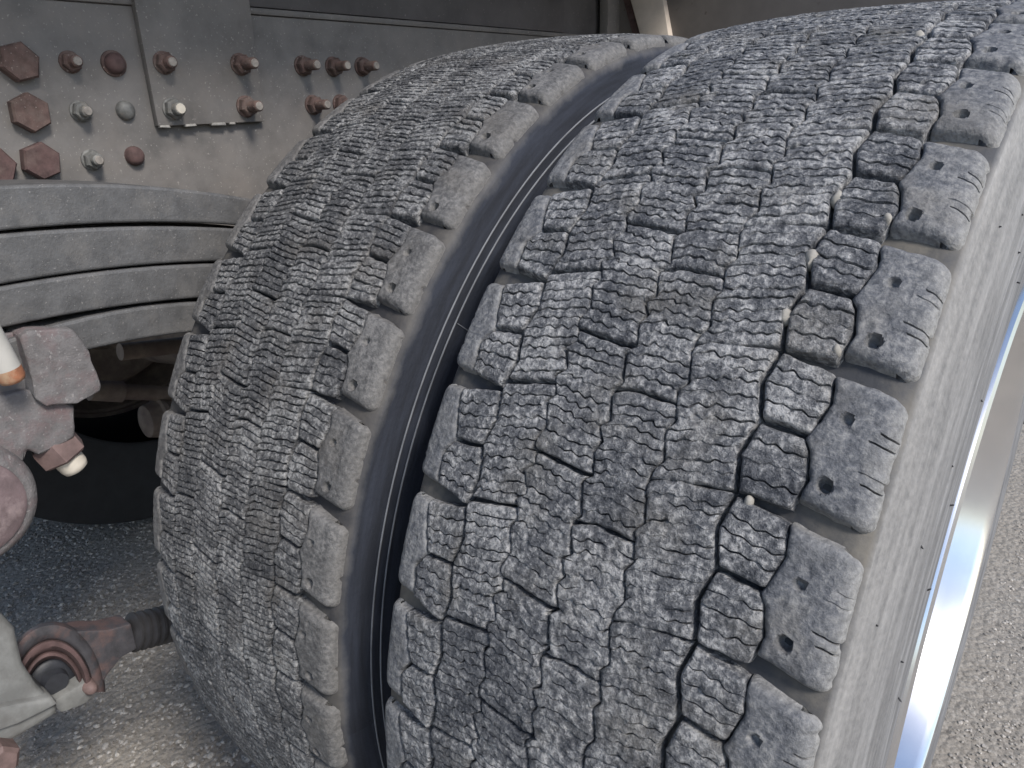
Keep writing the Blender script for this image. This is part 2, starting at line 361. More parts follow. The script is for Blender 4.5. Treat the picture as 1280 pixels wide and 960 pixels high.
def surf(l, side):
    """lateral coordinate (mm) -> u, radius drop, normal (nu, nr); shoulder rows bend round the corner"""
    u = np.array(l, float); drop = np.zeros_like(u); nu = np.zeros_like(u); nr = np.ones_like(u)
    if side:
        d = u if side > 0 else -WMM-u            # distance past the edge (negative = on top)
        q = np.clip((d+RC)/RC, 0, math.pi/2*0.94)
        over = np.maximum(d+RC-RC*math.pi/2*0.94, 0)
        on = d > -RC
        ang = q
        dd = np.where(on, -RC+RC*np.sin(ang)+over*np.cos(ang), d)
        drop = np.where(on, RC*(1-np.cos(ang))+over*np.sin(ang), 0)
        nu = np.where(on, np.sin(ang), 0)*side; nr = np.where(on, np.cos(ang), 1)
        u = dd if side > 0 else -WMM-dd
    return u, drop, nu, nr
DEPTH = 11.5
def make_block(row, k, ph0, seed, fine, wear):
    """one tread block at pitch k: returns (verts metres, quads) in wheel space (axle = X)"""
    name, L, R, (gl, gr_), bot, top, ns, side = row
    rs = np.random.RandomState(seed)
    lfar = 0.0
    uc_l = L(np.linspace(0, 1, 40)).mean()+gl; uc_r = R(np.linspace(0, 1, 40)).mean()-gr_
    if side > 0: uc_r = SIDE
    if side < 0: uc_l = -WMM-SIDE
    wid = uc_r-uc_l
    if fine:
        nc = max(6, int(wid/(1.15 if not side else 1.05)))
        a = np.concatenate([[0, 0.5/wid, 1.3/wid], np.linspace(2.6/wid, 1-2.6/wid, nc), [1-1.3/wid, 1-0.5/wid, 1]])
    else:
        a = np.linspace(0, 1, 5 if not side else 9)
    umid = np.clip(uc_l+(uc_r-uc_l)*a, -WMM, 0)
    tb = bot(umid); tt = top(umid); hgt = (tt-tb).mean()*PMM
    bs, hs, kind, lam = [], [], [], []           # row fraction, base height, sipe index, lamella
    def add(b, h, kd, lm): bs.append(b); hs.append(h); kind.append(kd); lam.append(lm)
    if fine:
        sip = []
        if ns:
            if side: sip = [0.30, 0.38, 0.62, 0.70]
            else: sip = [(i+1)/(ns+1)+rs.uniform(-.012, .012) for i in range(ns)]
        edges = [0]+sip+[1]
        sw = wear['sipe']
        for i in range(len(edges)-1):
            e0, e1 = edges[i], edges[i+1]
            if i == 0:
                add(0, -1.5, -1, i); add(0.5/hgt, -0.55, -1, i); add(1.5/hgt, -0.08, -1, i); s0 = 2.6/hgt
            else: s0 = e0+1.4/hgt
            s1 = e1-(2.6 if i == len(edges)-2 else 1.4)/hgt
            nr_ = max(2, int((s1-s0)*hgt/(1.25 if side else 1.5))+1)
            for b in np.linspace(s0, s1, nr_): add(b, 0, -1, i)
            if i < len(edges)-2:
                add(e1-sw/hgt, -0.18, i, i); add(e1-0.3*sw/hgt, -1, i+100, i)
                add(e1+0.3*sw/hgt, -1, i+100, i+1); add(e1+sw/hgt, -0.05, i, i+1)
            else:
                add(1-1.5/hgt, -0.08, -1, i); add(1-0.5/hgt, -0.55, -1, i); add(1, -1.5, -1, i)
    else:
        for b in np.linspace(0, 1, 5): add(b, 0, -1, 0)
    bs = np.array(bs); hs = np.array(hs); kind = np.array(kind); lam = np.array(lam)
    A, B = np.meshgrid(a, bs)
    T = tb[None]+(tt-tb)[None]*B
    umg = np.broadcast_to(umid[None], A.shape)
    vmm = (T+k)*PMM
    if fine:
        wl = 8.5; phs = rs.uniform(0, wl)
        tri = np.abs(np.mod((umg+phs)/wl, 1)-0.5)*4-1
        zig = tri*(0.75+0.5*vnoise(umg/17, vmm/8+seed, 5))*wear['zig']+vnoise(umg/14+seed, vmm/9, 3)*0.9+vnoise(umg/5, vmm/8+seed, 8)*0.75
        fade = np.clip(np.minimum(B, 1-B)*hgt/4.0-0.3, 0, 1)
        if side: zig = zig*0.3
        T = T+zig/PMM*fade
        bow = vnoise(umg/30, vmm/26, 9)*0.6
        T = T+bow/PMM*fade
    lmin = L(T)+gl; lmax = R(T)-gr_
    if side > 0: lmax = np.full_like(T, SIDE)
    if side < 0: lmin = np.full_like(T, -WMM-SIDE)
    Lc = lmin+(lmax-lmin)*A
    if fine: # ragged edges
        rag = vnoise(vmm/5.0, umg/40, 21)*0.45+vnoise(vmm/1.9, umg/40, 22)*0.22
        wl_ = np.clip(1-A*wid/5, 0, 1); wr_ = np.clip(1-(1-A)*wid/5, 0, 1)
        if side > 0: wr_ = 0
        if side < 0: wl_ = 0
        Lc = Lc+rag*(wl_-wr_)
        rag2 = vnoise(umg/5.0, np.full_like(umg, seed*1.7), 23)*0.55
        T = T+rag2/PMM*(np.clip(1-B*hgt/4, 0, 1)-np.clip(1-(1-B)*hgt/4, 0, 1))
    u, drop, nu, nr = surf(Lc, side)
    H = np.zeros_like(A)
    if fine:
        H = H+hs[:, None]*(kind < 0)[:, None]
        # rounded lateral edges
        dl = A*wid; dr = (1-A)*wid
        if side > 0: dr = np.full_like(A, 9)
        if side < 0: dl = np.full_like(A, 9)
        dm = np.minimum(dl, dr); H = H-1.5*np.clip(1-dm/1.6, 0, 1)**2
        db = np.minimum(B, 1-B)*hgt
        if side:                                  # worn round: pillow-shaped lugs
            H = H-2.6*np.clip(1-db/6.0, 0, 1)**2.2-0.8*np.clip(1-dm/4.0, 0, 1)**2
        else:
            H = H-0.7*np.clip(1-np.minimum(db, dm)/3.2, 0, 1)**2*(1.1 if ns <= 4 else 0.6)
        # worn lumps; the middle rows are scrubbed smooth over one stretch
        pdeg = np.degrees(ph0+(k+T)*PIT)
        closed = np.clip((wear['scrub']-pdeg)/18.0, 0, 1)*np.clip(1.35-np.abs(umg+112)/62, 0, 1)*(0 if side else 1)
        am = wear['lump']*(0.45 if side else 1.0)*(1+0.5*closed)
        H = H+am*(0.38*vnoise(u/9.0, vmm/7.0, 1)+0.45*vnoise(u/3.9, vmm/3.2, 2)+0.55*vnoise(u/2.2, vmm/1.9, 4))
        # heel-and-toe: every lamella tilted and of its own height
        nl = lam.max()+1
        lh = rs.uniform(-0.32, 0.25, nl)*wear['lam']*(0.0 if side else 1)
        H = H+lh[lam][:, None]
        for i in range(nl):
            idx = np.where(lam == i)[0]
            if side == 0 and len(idx) > 1:
                f = (bs[idx]-bs[idx].min())/max(np.ptp(bs[idx]), 1e-6)
                H[idx] += (wear['tilt']*(0.5-f))[:, None]-0.12*((2*f-1)**6)[:, None]
        # sipes: open in some stretches, worn shut in others
        for i in range(len(bs)):
            kd = kind[i]
            if kd < 0: continue
            si = kd % 100
            op = np.clip(0.62-0.55*closed[i]+0.95*vnoise(umg[i]/8.5+si*7.7, np.full_like(umg[i], seed*3.1+si), 6), 0.0, 1.0)
            if side:
                dd = Lc[i] if side > 0 else -WMM-Lc[i]
                win = ((dd > -9+3*math.sin(si*5)) & (dd < 3+2*math.sin(si*3))).astype(float)
                op = win*(0.85 if hash2(seed*1.0, si*3.0, 2.0) > 0.3 else 0.15)
            op = op*np.clip(A[i]*wid/1.2, 0, 1)*np.clip((1-A[i])*wid/1.2, 0, 1) if not side else op
            if kd >= 100: H[i] -= wear['sdepth']*op
            else: H[i] -= (0.35*op)
        # stud holes in the shoulder lugs
        if side > 0:
            for (hu, ht, rad, dep) in ((-22.5, .60, 2.8, 4.0), (-21.0, .185, 3.6, 8.0)):
                hu += rs.uniform(-2.5, 2.5); ht += rs.uniform(-.03, .03)
                if rs.rand() < 0.12: continue
                dist = np.hypot(Lc-hu, (T-ht)*PMM)
                H = H-dep*np.clip(1.5-(dist/rad)**2*1.4, 0, 1)**0.6*(dist < rad*1.05)
            for (hu, ht, rad, dep) in ((5.5, .30, 2.6, 1.6),):
                dist = np.hypot((Lc-hu)*0.7, (T-ht)*PMM*1.5)
                H = H-dep*np.clip(1-(dist/rad)**2, 0, 1)
        # chips out of the corners
        ch = vnoise(u/6.5+31, vmm/6.5, 12); H = H-np.clip(ch-0.66, 0, 1)*wear['chip']
    rad = crown(np.clip(u, -WMM, 0))-drop
    U = u+H*nu; RR = rad+H*nr
    phi = ph0+(k+T)*PIT
    def pos(U, RR, phi): return np.stack([U, -RR*np.cos(phi), RR*np.sin(phi)], -1)/1000.0
    V = pos(U, RR, phi); nrw, ncl = A.shape
    idx = np.arange(nrw*ncl).reshape(nrw, ncl)
    Q = [np.stack([idx[:-1, :-1], idx[:-1, 1:], idx[1:, 1:], idx[1:, :-1]], -1).reshape(-1, 4)]
    # skirt down into the grooves
    loop = np.concatenate([idx[0, :-1], idx[:-1, -1], idx[-1, :0:-1], idx[:0:-1, 0]])
    fl = V.reshape(-1, 3)[loop]
    dT = np.zeros_like(A); dT[0] = -1; dT[-1] = 1; dU = np.zeros_like(A); dU[:, 0] = -0.5; dU[:, -1] = 0.5
    if side > 0: dU[:, -1] = 0
    if side < 0: dU[:, 0] = 0
    flare = 4.0 if side else 1.0
    Uf = (U-nu*DEPTH+dU).ravel()[loop]; Rf = (RR-nr*DEPTH).ravel()[loop]; pf = (phi+dT*flare/PMM*PIT).ravel()[loop]
    Vs = pos(Uf, Rf, pf)
    n = len(loop); so_ = nrw*ncl
    i0 = np.arange(n); i1 = (i0+1) % n
    Q.append(np.stack([loop[i0], so_+i0, so_+i1, loop[i1]], -1))
    return np.concatenate([V.reshape(-1, 3), Vs]), np.concatenate(Q)

def carcass_profile():
    p = []
    # outer side (u>0 is outboard), from bead to shoulder, over the groove floors, to the other bead
    side = [(0, 296), (5, 300), (9, 306), (12, 318), (14.6, 340), (16.6, 365), (17.5, 390), (17.6, 402), (16.8, 420), (14.4, 440), (11.2, 458), (8.0, 470), (5.4, 479), (3.4, 486), (1.8, 491.5), (-1.5, 495), (-6, 496.6), (-11, 497.2)]
    p += [(u, r) for u, r in side]
    for u in np.linspace(-16, -WMM+16, 24): p.append((float(u), float(crown(u)-(7.4+3.2*min(1.0, max(0.0, (min(-u, WMM+u)-22)/14.0))))))
    p += [(-WMM-u, r) for u, r in side[::-1]]
    # inside of the casing
    p += [(-WMM+8+6, 300), (-WMM-4, 345), (-WMM-3, 400), (-WMM+10, 455), (-WMM/2, 480), (-10, 455), (3, 400), (4, 345), (-14, 300)]
    return [(u/1000, r/1000) for u, r in p]

def build_wheel(name, xoff, ph0, k0, k1, mats, wear, seed):
    w = empty(name, (xoff, 0, 0))
    ty = revolve_x('tyre', carcass_profile(), 258, mats['casing'], w)
    for k in range(k0, k1+1):
        for ri, row in enumerate(ROWS):
            V, Q = make_block(row, k, ph0, seed+k*17+ri*131+500, True, wear)
            o = from_np('tread_block' if row[7] == 0 else 'shoulder_block', V, Q, mats['tread'] if row[7] == 0 else mats['shoulder'], ty, smooth=48)
    Vs, Qs, off = [], [], 0
    for k in range(k1+1, k0+NP):
        for ri, row in enumerate(ROWS):
            V, Q = make_block(row, k, ph0, 7, False, wear); Vs.append(V); Qs.append(Q+off); off += len(V)
    o = from_np('tread_ring', np.concatenate(Vs), np.concatenate(Qs), mats['tread'], ty, smooth=48)
    o['kind'] = 'stuff'
    return w, ty
PH_OUT = math.radians(57.37); PH_IN = math.radians(71.83)
XIN = -0.3197
wear_o = dict(sipe=0.52, zig=1.0, lump=0.62, lam=1.0, tilt=0.5, sdepth=4.2, chip=3.5, scrub=44)
wear_i = dict(sipe=0.75, zig=0.45, lump=0.40, lam=1.0, tilt=0.7, sdepth=3.6, chip=2.0, scrub=-60)
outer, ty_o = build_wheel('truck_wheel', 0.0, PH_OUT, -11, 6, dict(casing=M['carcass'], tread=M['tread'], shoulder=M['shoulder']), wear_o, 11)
tag(outer, 'outer wheel of the dual pair, worn dusty winter tyre on polished alloy rim', 'wheel')
ROWS_I = ROWS
ROWS = [(r[0], r[1], r[2], r[3], r[4], r[5], (0 if r[7] else (4 if r[6] == 3 else 12)), r[7]) for r in ROWS_I]
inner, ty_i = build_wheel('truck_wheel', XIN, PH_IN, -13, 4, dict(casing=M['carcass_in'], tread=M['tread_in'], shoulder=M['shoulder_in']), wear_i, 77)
tag(inner, 'inner wheel of the dual pair, dark sidewall, between outer wheel and leaf spring', 'wheel')

# rims
def rim_profile():
    return [(0.010, 0.2985), (0.0135, 0.2975), (0.0155, 0.294), (0.015, 0.2895), (0.0125, 0.2865), (0.006, 0.2840), (-0.012, 0.2795), (-0.030, 0.2740), (-0.060, 0.2650), (-0.10, 0.258),
            (-0.150, 0.252), (-0.158, 0.243), (-0.162, 0.22), (-0.165, 0.16), (-0.158, 0.14), (-0.150, 0.10), (-0.150, 0.06), (-0.20, 0.06), (-0.20, 0.245),
            (-0.235, 0.265), (-0.255, 0.2785), (-0.270, 0.2985), (-0.264, 0.2985), (-0.250, 0.285), (-0.20, 0.2715), (-0.10, 0.2715), (-0.03, 0.284), (0.002, 0.2875), (0.005, 0.2985)]
rim = revolve_x('rim', rim_profile(), 160, M['alloy'], outer, smooth=30)
rim_i = revolve_x('rim', rim_profile(), 96, M['axle'], inner, smooth=30)
# hub and studs inside the dish of the outer wheel
hub = lathe('hub', (-0.150, 0, 0), (1, 0, 0), [(0, 0.085), (0.05, 0.083), (0.06, 0.07), (0.065, 0.0)], 32, M['axle'], outer)
for i in range(10):
    a = 2*math.pi*i/10
    lathe('wheel_nut', (-0.166, 0.1675*math.cos(a), 0.1675*math.sin(a)), (1, 0, 0), [(0, 0.021), (0.004, 0.021), (0.0041, 0.0185), (0.026, 0.0185), (0.028, 0.013), (0.040, 0.012), (0.041, 0.0)], 6, M['zinc'], outer)

# moulded rings and radial lines on the inner wheel's outboard sidewall
def side_x(r):   # outboard sidewall surface of the casing
    pts = sorted((b, a) for a, b in carcass_profile()[:13]); return float(np.interp(r, [p[0] for p in pts], [p[1] for p in pts]))
for r in (0.4690, 0.4615):
    xo = side_x(r)+0.0003
    c = []
    for j in range(8):
        t = 2*math.pi*j/8; c.append((xo+0.0006*math.cos(t), r+0.0008*math.sin(t)))
    revolve_x('sidewall_rib', c, 220, M['line'], ty_i, smooth=180)
for r in (0.4135, 0.4260):
    xo = side_x(r)-0.0002
    c = [(xo+0.0006*math.cos(2*math.pi*j/8), r+0.0012*math.sin(2*math.pi*j/8)) for j in range(8)]
    revolve_x('sidewall_rib', c, 220, M['carcass'], ty_o, smooth=180)
def radial_line(phi, r0, r1, parent, mat):
    V, F = [], []
    rs_ = np.linspace(r0, r1, 7)
    for r in rs_:
        x = side_x(r)
        for dw, dx in ((-0.0005, -0.001), (-0.0003, 0.0006), (0.0003, 0.0006), (0.0005, -0.001)):
            V.append((x+dx, -r*math.cos(phi)+dw*math.sin(phi), r*math.sin(phi)+dw*math.cos(phi)))
    for i in range(6):
        for j in range(4): F.append((i*4+j, i*4+(j+1) % 4, i*4+4+(j+1) % 4, i*4+4+j))
    from_np('radial_rib', V, F, mat, parent)
def phi_side(px, py, X):
    p = atX(px, py, X); return math.atan2(p[2], -p[1]), math.hypot(p[1], p[2])
for px, py in ((545, 383), (462, 905)):
    ph_, r_ = phi_side(px, py, XIN+0.012); radial_line(ph_, 0.41, 0.460, ty_i, M['line'])

# rubber vent hairs on the outer sidewall
hr = random.Random(4)
def hair(r, phi, ln, lean):
    x = side_x(r)
    p0 = Vector((x-0.001, -r*math.cos(phi), r*math.sin(phi)))
    nrm = Vector((1, -0.25*math.cos(phi), 0.25*math.sin(phi))).normalized(); tan = Vector((0, math.sin(phi), math.cos(phi)))
    d = (nrm+tan*lean).normalized()
    bm = bmesh.new(); lathe_bm(bm, p0, d, [(0, 0.0006), (ln*0.8, 0.00045), (ln, 0.0)], 5)
    from_bm('vent_hair', bm, M['spew'], ty_o)
for r, n, p0 in ((0.40, 13, 5), (0.425, 7, 11), (0.445, 5, 8), (0.47, 5, 3)):
    for i in range(n):
        hair(r+hr.uniform(-.004, .004), math.radians(p0-20+i*(115.0/n)+hr.uniform(-2, 2)), hr.uniform(0.002, 0.0045), hr.uniform(-1.1, 1.1))

# pebbles wedged in the tread groove
def on_tread(px, py, R=0.507):
    d = ray(px, py); a = d[1]**2+d[2]**2; b = CAM[1]*d[1]+CAM[2]*d[2]; c = CAM[1]**2+CAM[2]**2-R*R
    return CAM+d*((-b-math.sqrt(b*b-a*c))/a)
for i, (px, py, s) in enumerate(((1047, 252, .0042), (1015, 326, .0042), (982, 397, .0036), (936, 628, .0030), (1108, 275, .0030), (1148, 53, .0045), (1046, 440, .0028))):
    p = on_tread(px, py, 0.5045); s *= 0.95
    bm = bmesh.new(); bmesh.ops.create_icosphere(bm, subdivisions=2, radius=s)
    for v in bm.verts: v.co = Vector((v.co.x*0.8, v.co.y*1.0, v.co.z*1.45))
    roughen(bm, s*0.4, 220, i*3)
    bm.transform(Matrix.Translation(Vector(p)))
    o = from_bm('pebble', bm, M['pebble'], None, 60)
    tag(o, 'pale pebble wedged in a tread groove of the outer wheel', 'pebble', 'pebbles wedged in the tread of the outer wheel')

# ------------------------------------------------------------------ chassis rail with bolts
XR = -0.83
def quadprism(name, pts, thick, mat, parent, bw=0.002, dirv=(-1, 0, 0)):
    return from_bm(name, prism(pts, dirv, thick, bw), mat, parent)
rail = empty('chassis_rail', (0, 0, 0))
tag(rail, 'dusty grey chassis rail studded with rusty bolts above the leaf spring', 'chassis rail')
ztop = 0.5575; zbot = 0.295
quadprism('web', [(XR, -1.3, zbot), (XR, 1.6, zbot), (XR, 1.6, ztop), (XR, -1.3, ztop)], 0.009, M['rail'], rail, 0.003)
quadprism('top_flange', [(XR+0.0035, -1.3, ztop), (XR+0.0035, 1.6, ztop), (XR+0.0035, 1.6, ztop+0.008), (XR+0.0035, -1.3, ztop+0.008)], 0.09, M['rail'], rail, 0.003)
quadprism('bottom_flange', [(XR-0.001, -1.3, zbot-0.008), (XR-0.001, 1.6, zbot-0.008), (XR-0.001, 1.6, zbot), (XR-0.001, -1.3, zbot)], 0.09, M['rail'], rail, 0.003)
# overlapping gusset plate
XP = XR+0.010
gp = [atX(172, 0, XP), atX(198, 158, XP), atX(332, 155, XP), atX(311, 0, XP)]
ya, yb, yc, yd = gp[0][1], gp[1][1], gp[2][1], gp[3][1]; zl = gp[1][2]; zt = 0.68
plate = quadprism('gusset_plate', [(XP, ya-0.003, zt), (XP, yb, zl), (XP, yc, zl), (XP, yd+0.003, zt)], 0.0098, M['rail'], rail, 0.0018)
fr = random.Random(3)
y = yb+0.002
while y < yc-0.03:
    ln = fr.uniform(0.008, 0.026)
    bm = prism([(XP+0.0006, y, zl-0.0016), (XP+0.0006, y+ln, zl-0.0018), (XP+0.0006, y+ln-0.001, zl+0.0012), (XP+0.0006, y+0.001, zl+0.001)], (-1, 0, 0), 0.006, 0.0004, 1)
    roughen(bm, 0.0008, 300, y*50); from_bm('sealant_flake', bm, M['flake'], plate); y += ln+fr.uniform(0.003, 0.03)

def hex_bolt(px, py, X, af, h, mat, rot):
    p = atX(px, py, X+h)
    bm = bmesh.new(); r = af/2/math.cos(math.pi/6)
    lathe_bm(bm, (X-0.001, p[1], p[2]), (1, 0, 0), [(0, r*1.0), (h*0.8, r), (h, r*0.9), (h+0.0005, 0)], 6, rot)
    roughen(bm, 0.0007, 120, px); return from_bm('hex_bolt', bm, mat, rail, 25)
def nut_stud(px, py, X, af, h, sr, sh, mat, tipmat, rot, washer=True, parent=rail):
    p = atX(px, py, X+h*0.7)
    n = None
    r = af/2/math.cos(math.pi/6)
    bm = bmesh.new()
    lathe_bm(bm, (X-0.001, p[1], p[2]), (1, 0, 0), [(0, r*0.97), (h*0.15, r), (h*0.82, r), (h, r*0.86), (h+0.0003, sr*0.8)], 6, rot)
    roughen(bm, 0.0004, 160, px); n = from_bm('nut', bm, mat, parent, 25)
    if washer:
        lathe('washer', (X-0.001, p[1], p[2]), (1, 0, 0), [(0, r*1.10), (0.0028, r*1.10), (0.0034, r*1.03), (0.0039, r*0.6)], 20, mat, n)
    bm = bmesh.new()
    prof = [(0, sr)]; s = h
    while s < h+sh-0.002:
        prof += [(s, sr*0.93), (s+0.0008, sr)]; s += 0.0017
    prof += [(h+sh-0.0012, sr*0.95), (h+sh, sr*0.72), (h+sh+0.0002, 0)]
    lathe_bm(bm, (X, p[1], p[2]), (1, 0, 0), prof, 14)
    st = from_bm('stud', bm, mat if tipmat is None else mat, n, 40)
    if tipmat: lathe('stud_end', (X+h+sh-0.0005, p[1], p[2]), (1, 0, 0), [(0, sr*0.8), (0.0012, sr*0.7), (0.0014, 0)], 12, tipmat, n)
    return n
def dome(px, py, X, r, h, mat, ring=None):
    p = atX(px, py, X+h*0.6)
    if ring: lathe('washer', (X-0.001, p[1], p[2]), (1, 0, 0), [(0, r*1.22), (0.003, r*1.2), (0.0036, r*1.1), (0.0043, r*.5)], 22, ring, rail)
    bm = bmesh.new(); lathe_bm(bm, (X-0.001, p[1], p[2]), (1, 0, 0), [(0, r), (h*0.45, r*0.97), (h*0.75, r*0.8), (h*0.95, r*0.45), (h, 0)], 18)
    roughen(bm, 0.0005, 140, px); from_bm('rivet_head', bm, mat, rail, 60)
hex_bolt(27, 77, XR, 0.0335, 0.014, M['rust'], 0.25)
hex_bolt(41, 141, XR, 0.0335, 0.014, M['rust'], 0.45)
hex_bolt(55, 202, XR, 0.0335, 0.014, M['rust_dark'], 0.35)
hex_bolt(-3, 209, XR, 0.0335, 0.014, M['rust_dark'], 0.1)
nut_stud(91, 77, XR, 0.0175, 0.011, 0.0058, 0.009, M['rust'], M['bright_tip'], 0.3)
nut_stud(104, 139, XR, 0.0175, 0.011, 0.0058, 0.009, M['zinc'], M['bright_tip'], 0.2)
nut_stud(118, 200, XR, 0.0175, 0.011, 0.0058, 0.009, M['zinc'], M['bright_tip'], 0.5)
dome(146, 79, XR, 0.0112, 0.014, M['rust_dark'], M['rust'])
dome(159, 138, XR, 0.0105, 0.009, M['zinc'])
dome(171, 195, XR, 0.0108, 0.012, M['rust_dark'])
nut_stud(209, 78, XP, 0.0195, 0.012, 0.0064, 0.009, M['rust'], M['bright_tip'], 0.2)
nut_stud(220, 136, XP, 0.0195, 0.012, 0.0074, 0.008, M['zinc'], M['cream'], 0.4)
nut_stud(305, 80, XP, 0.0205, 0.013, 0.0066, 0.020, M['rust'], M['bright_tip'], 0.1)
nut_stud(312, 133, XP, 0.0205, 0.013, 0.0066, 0.018, M['rust'], M['bright_tip'], 0.3)
for px, py in ((383, 82), (421, 83), (457, 83), (396, 131), (430, 130)):
    nut_stud(px, py, XR, 0.0205, 0.013, 0.0066, 0.020, M['rust'], M['bright_tip'], 0.2+px*0.01)

# body sill above the rail
sill = empty('body_sill', (0, 0, 0)); tag(sill, 'dark grey body sill beam lying on top of the chassis rail', 'beam')
y1 = atX(706, 40, XR+0.004)[1]
quadprism('beam', [(XR+0.002, -1.3, ztop+0.0085), (XR+0.002, y1, ztop+0.0085), (XR+0.002, y1, 0.74), (XR+0.002, -1.3, 0.74)], 0.08, M['sill'], sill, 0.003)
y2 = atX(762, 30, XR-0.01)[1]
quadprism('end_section', [(XR-0.010, y1+0.006, ztop+0.0085), (XR-0.010, y2, ztop+0.0085), (XR-0.010, y2, 0.74), (XR-0.010, y1+0.006, 0.74)], 0.06, M['sill'], sill, 0.003)
quadprism('floor', [(-0.55, -2.6, 0.745), (-0.55, 2.6, 0.745), (-0.55, 2.6, 0.775), (-0.55, -2.6, 0.775)], 1.05, M['sill'], sill, 0.003)  # out-of-view slab, added overhead to shade the rail and far axle
sup = empty('body_bracket', (0, 0, 0)); tag(sup, 'flat grey steel bracket standing between body sill and cream mudguard stay', 'bracket')
ym = atX(773, 25, XR+0.02)[1]; y3 = atX(780, 25, XR+0.02)[1]
quadprism('plate', [(XR+0.02, atX(760, 25, XR+.02)[1], 0.52), (XR+0.02, y3, 0.52), (XR+0.02, y3, 0.74), (XR+0.02, atX(760, 25, XR+.02)[1], 0.74)], 0.02, M['rail'], sup, 0.002)

# mudguard behind the wheels with its stay
YM = 0.66
mg = empty('mudguard', (0, 0, 0)); tag(mg, 'taupe plastic mudguard panel standing behind the two wheels', 'mudguard')
xa = atY(836, 30, YM)[0]-0.17
rowsV, F = [], []
zs = np.linspace(-0.1, 0.80, 14)
for i, z in enumerate(zs):
    yy = YM+0.05-0.05*max(0, (z-0.3))
    rowsV += [(xa, yy, z), (xa, yy+0.006, z), (0.06, yy+0.006, z), (0.06, yy, z)]
for i in range(len(zs)-1):
    for j in range(4): F.append((i*4+j, i*4+(j+1) % 4, i*4+4+(j+1) % 4, i*4+4+j))
F += [(3, 2, 1, 0), tuple(len(rowsV)-4+j for j in range(4))]
from_np('panel', rowsV, F, M['taupe'], mg)
stay = empty('mudguard_stay', (0, 0, 0)); tag(stay, 'cream painted upright stay at the inner edge of the mudguard', 'bracket')
YS = YM+0.02
s_ = [atY(786, -6, YS), atY(802, 52, YS), atY(837, 52, YS), atY(828, -6, YS)]
d0 = s_[0]-s_[1]; d1 = s_[3]-s_[2]
s_ = [s_[1]+d0*2.2, s_[1]-d0*3, s_[2]-d1*3, s_[2]+d1*2.2]
from_bm('post', prism([tuple(v) for v in s_], (0, 1, 0), 0.025, 0.003), M['bracket_cream'], stay)
from_bm('web', prism([(v[0]-0.022, v[1]+0.012, v[2]) for v in (s_[0], s_[1])]+[(v[0]+0.004, v[1]+0.012, v[2]) for v in (s_[1], s_[0])], (0, 1, 0), 0.01, 0.001), M['rust_dark'], stay)

# ------------------------------------------------------------------ leaf spring
spring = empty('leaf_spring', (0, 0, 0)); tag(spring, 'grey leaf spring of four stacked leaves below the chassis rail', 'leaf spring')
XL = -0.66; LW = 0.095
def leaf(top, bot):
    yt = np.array([p[0] for p in top]); zt_ = np.array([p[1] for p in top]); yb_ = np.array([p[0] for p in bot]); zb_ = np.array([p[1] for p in bot])
    ct = np.polyfit(yt, zt_, min(2, len(top)-1)); cb = np.polyfit(yb_, zb_, min(2, len(bot)-1))
    ys = np.linspace(-0.95, 0.12, 46); V, F = [], []
    rad = 0.003
    for y in ys:
        yc_ = min(max(y, -0.62), -0.22)
        e = y-yc_
        def ev(c): return np.polyval(c, yc_)+np.polyval(np.polyder(c), yc_)*e
        t_, b_ = ev(ct), ev(cb)
        sec = []
        for (cx, cz, a0) in ((XL-rad, t_-rad, 0), (XL-LW+rad, t_-rad, 90), (XL-LW+rad, b_+rad, 180), (XL-rad, b_+rad, 270)):
            for a in (0, 30, 60, 90):
                ar = math.radians(a0+a); sec.append((cx+rad*math.cos(ar), y, cz+rad*math.sin(ar)))
        V += sec
    n = 16
    for i in range(len(ys)-1):
        for j in range(n): F.append((i*n+j, i*n+(j+1) % n, i*n+n+(j+1) % n, i*n+n+j))
    F += [tuple(range(n-1, -1, -1)), tuple((len(ys)-1)*n+j for j in range(n))]
    from_np('leaf', V, F, M['leaf'], spring, 0)
def yz(pts): return [tuple(atX(x, y, XL)[1:]) for x, y in pts]
leaf(yz([(0, 232), (110, 229), (200, 234), (300, 246)]), yz([(0, 289), (94, 281), (200, 278), (287, 281)]))
leaf(yz([(0, 293), (120, 285), (200, 283), (275, 285)]), yz([(0, 356), (125, 337), (259, 327)]))
leaf(yz([(0, 359), (125, 340), (259, 330)]), yz([(0, 411), (125, 387), (244, 373)]))
leaf(yz([(60, 409), (125, 393), (242, 378)]), yz([(60, 452), (119, 436), (225, 417)]))

# ------------------------------------------------------------------ spring clamp casting at the left
XC = -0.645
clamp = empty('spring_clamp', (0, 0, 0)); tag(clamp, 'rusty grey cast clamp with bolt below the leaf spring', 'clamp')
def lump_part(name, outl, X, depth, bw, mat, parent, amp=0.0012):
    bm = prism([tuple(atX(x, y, X)) for x, y in outl], (-1, 0, 0), depth, bw, 3)
    bmesh.ops.triangulate(bm, faces=bm.faces)
    for lim in (0.03, 0.015, 0.008):
        bmesh.ops.subdivide_edges(bm, edges=[e for e in bm.edges if e.calc_length() > lim], cuts=1, use_grid_fill=True)
        bmesh.ops.triangulate(bm, faces=bm.faces)
    roughen(bm, amp, 60); roughen(bm, amp*0.6, 190, 4); return from_bm(name, bm, mat, parent, 40)
lump_part('body', [(26, 420), (40, 413), (92, 411), (112, 440), (128, 482), (126, 489), (98, 506), (60, 508), (44, 497), (40, 470)], XC, 0.085, 0.004, M['cast'], clamp)
lump_part('seat', [(-70, 494), (4, 494), (40, 488), (66, 500), (94, 505), (95, 548), (48, 570), (36, 563), (30, 575), (24, 590), (-70, 590)], XC-0.008, 0.075, 0.004, M['cast'], clamp)
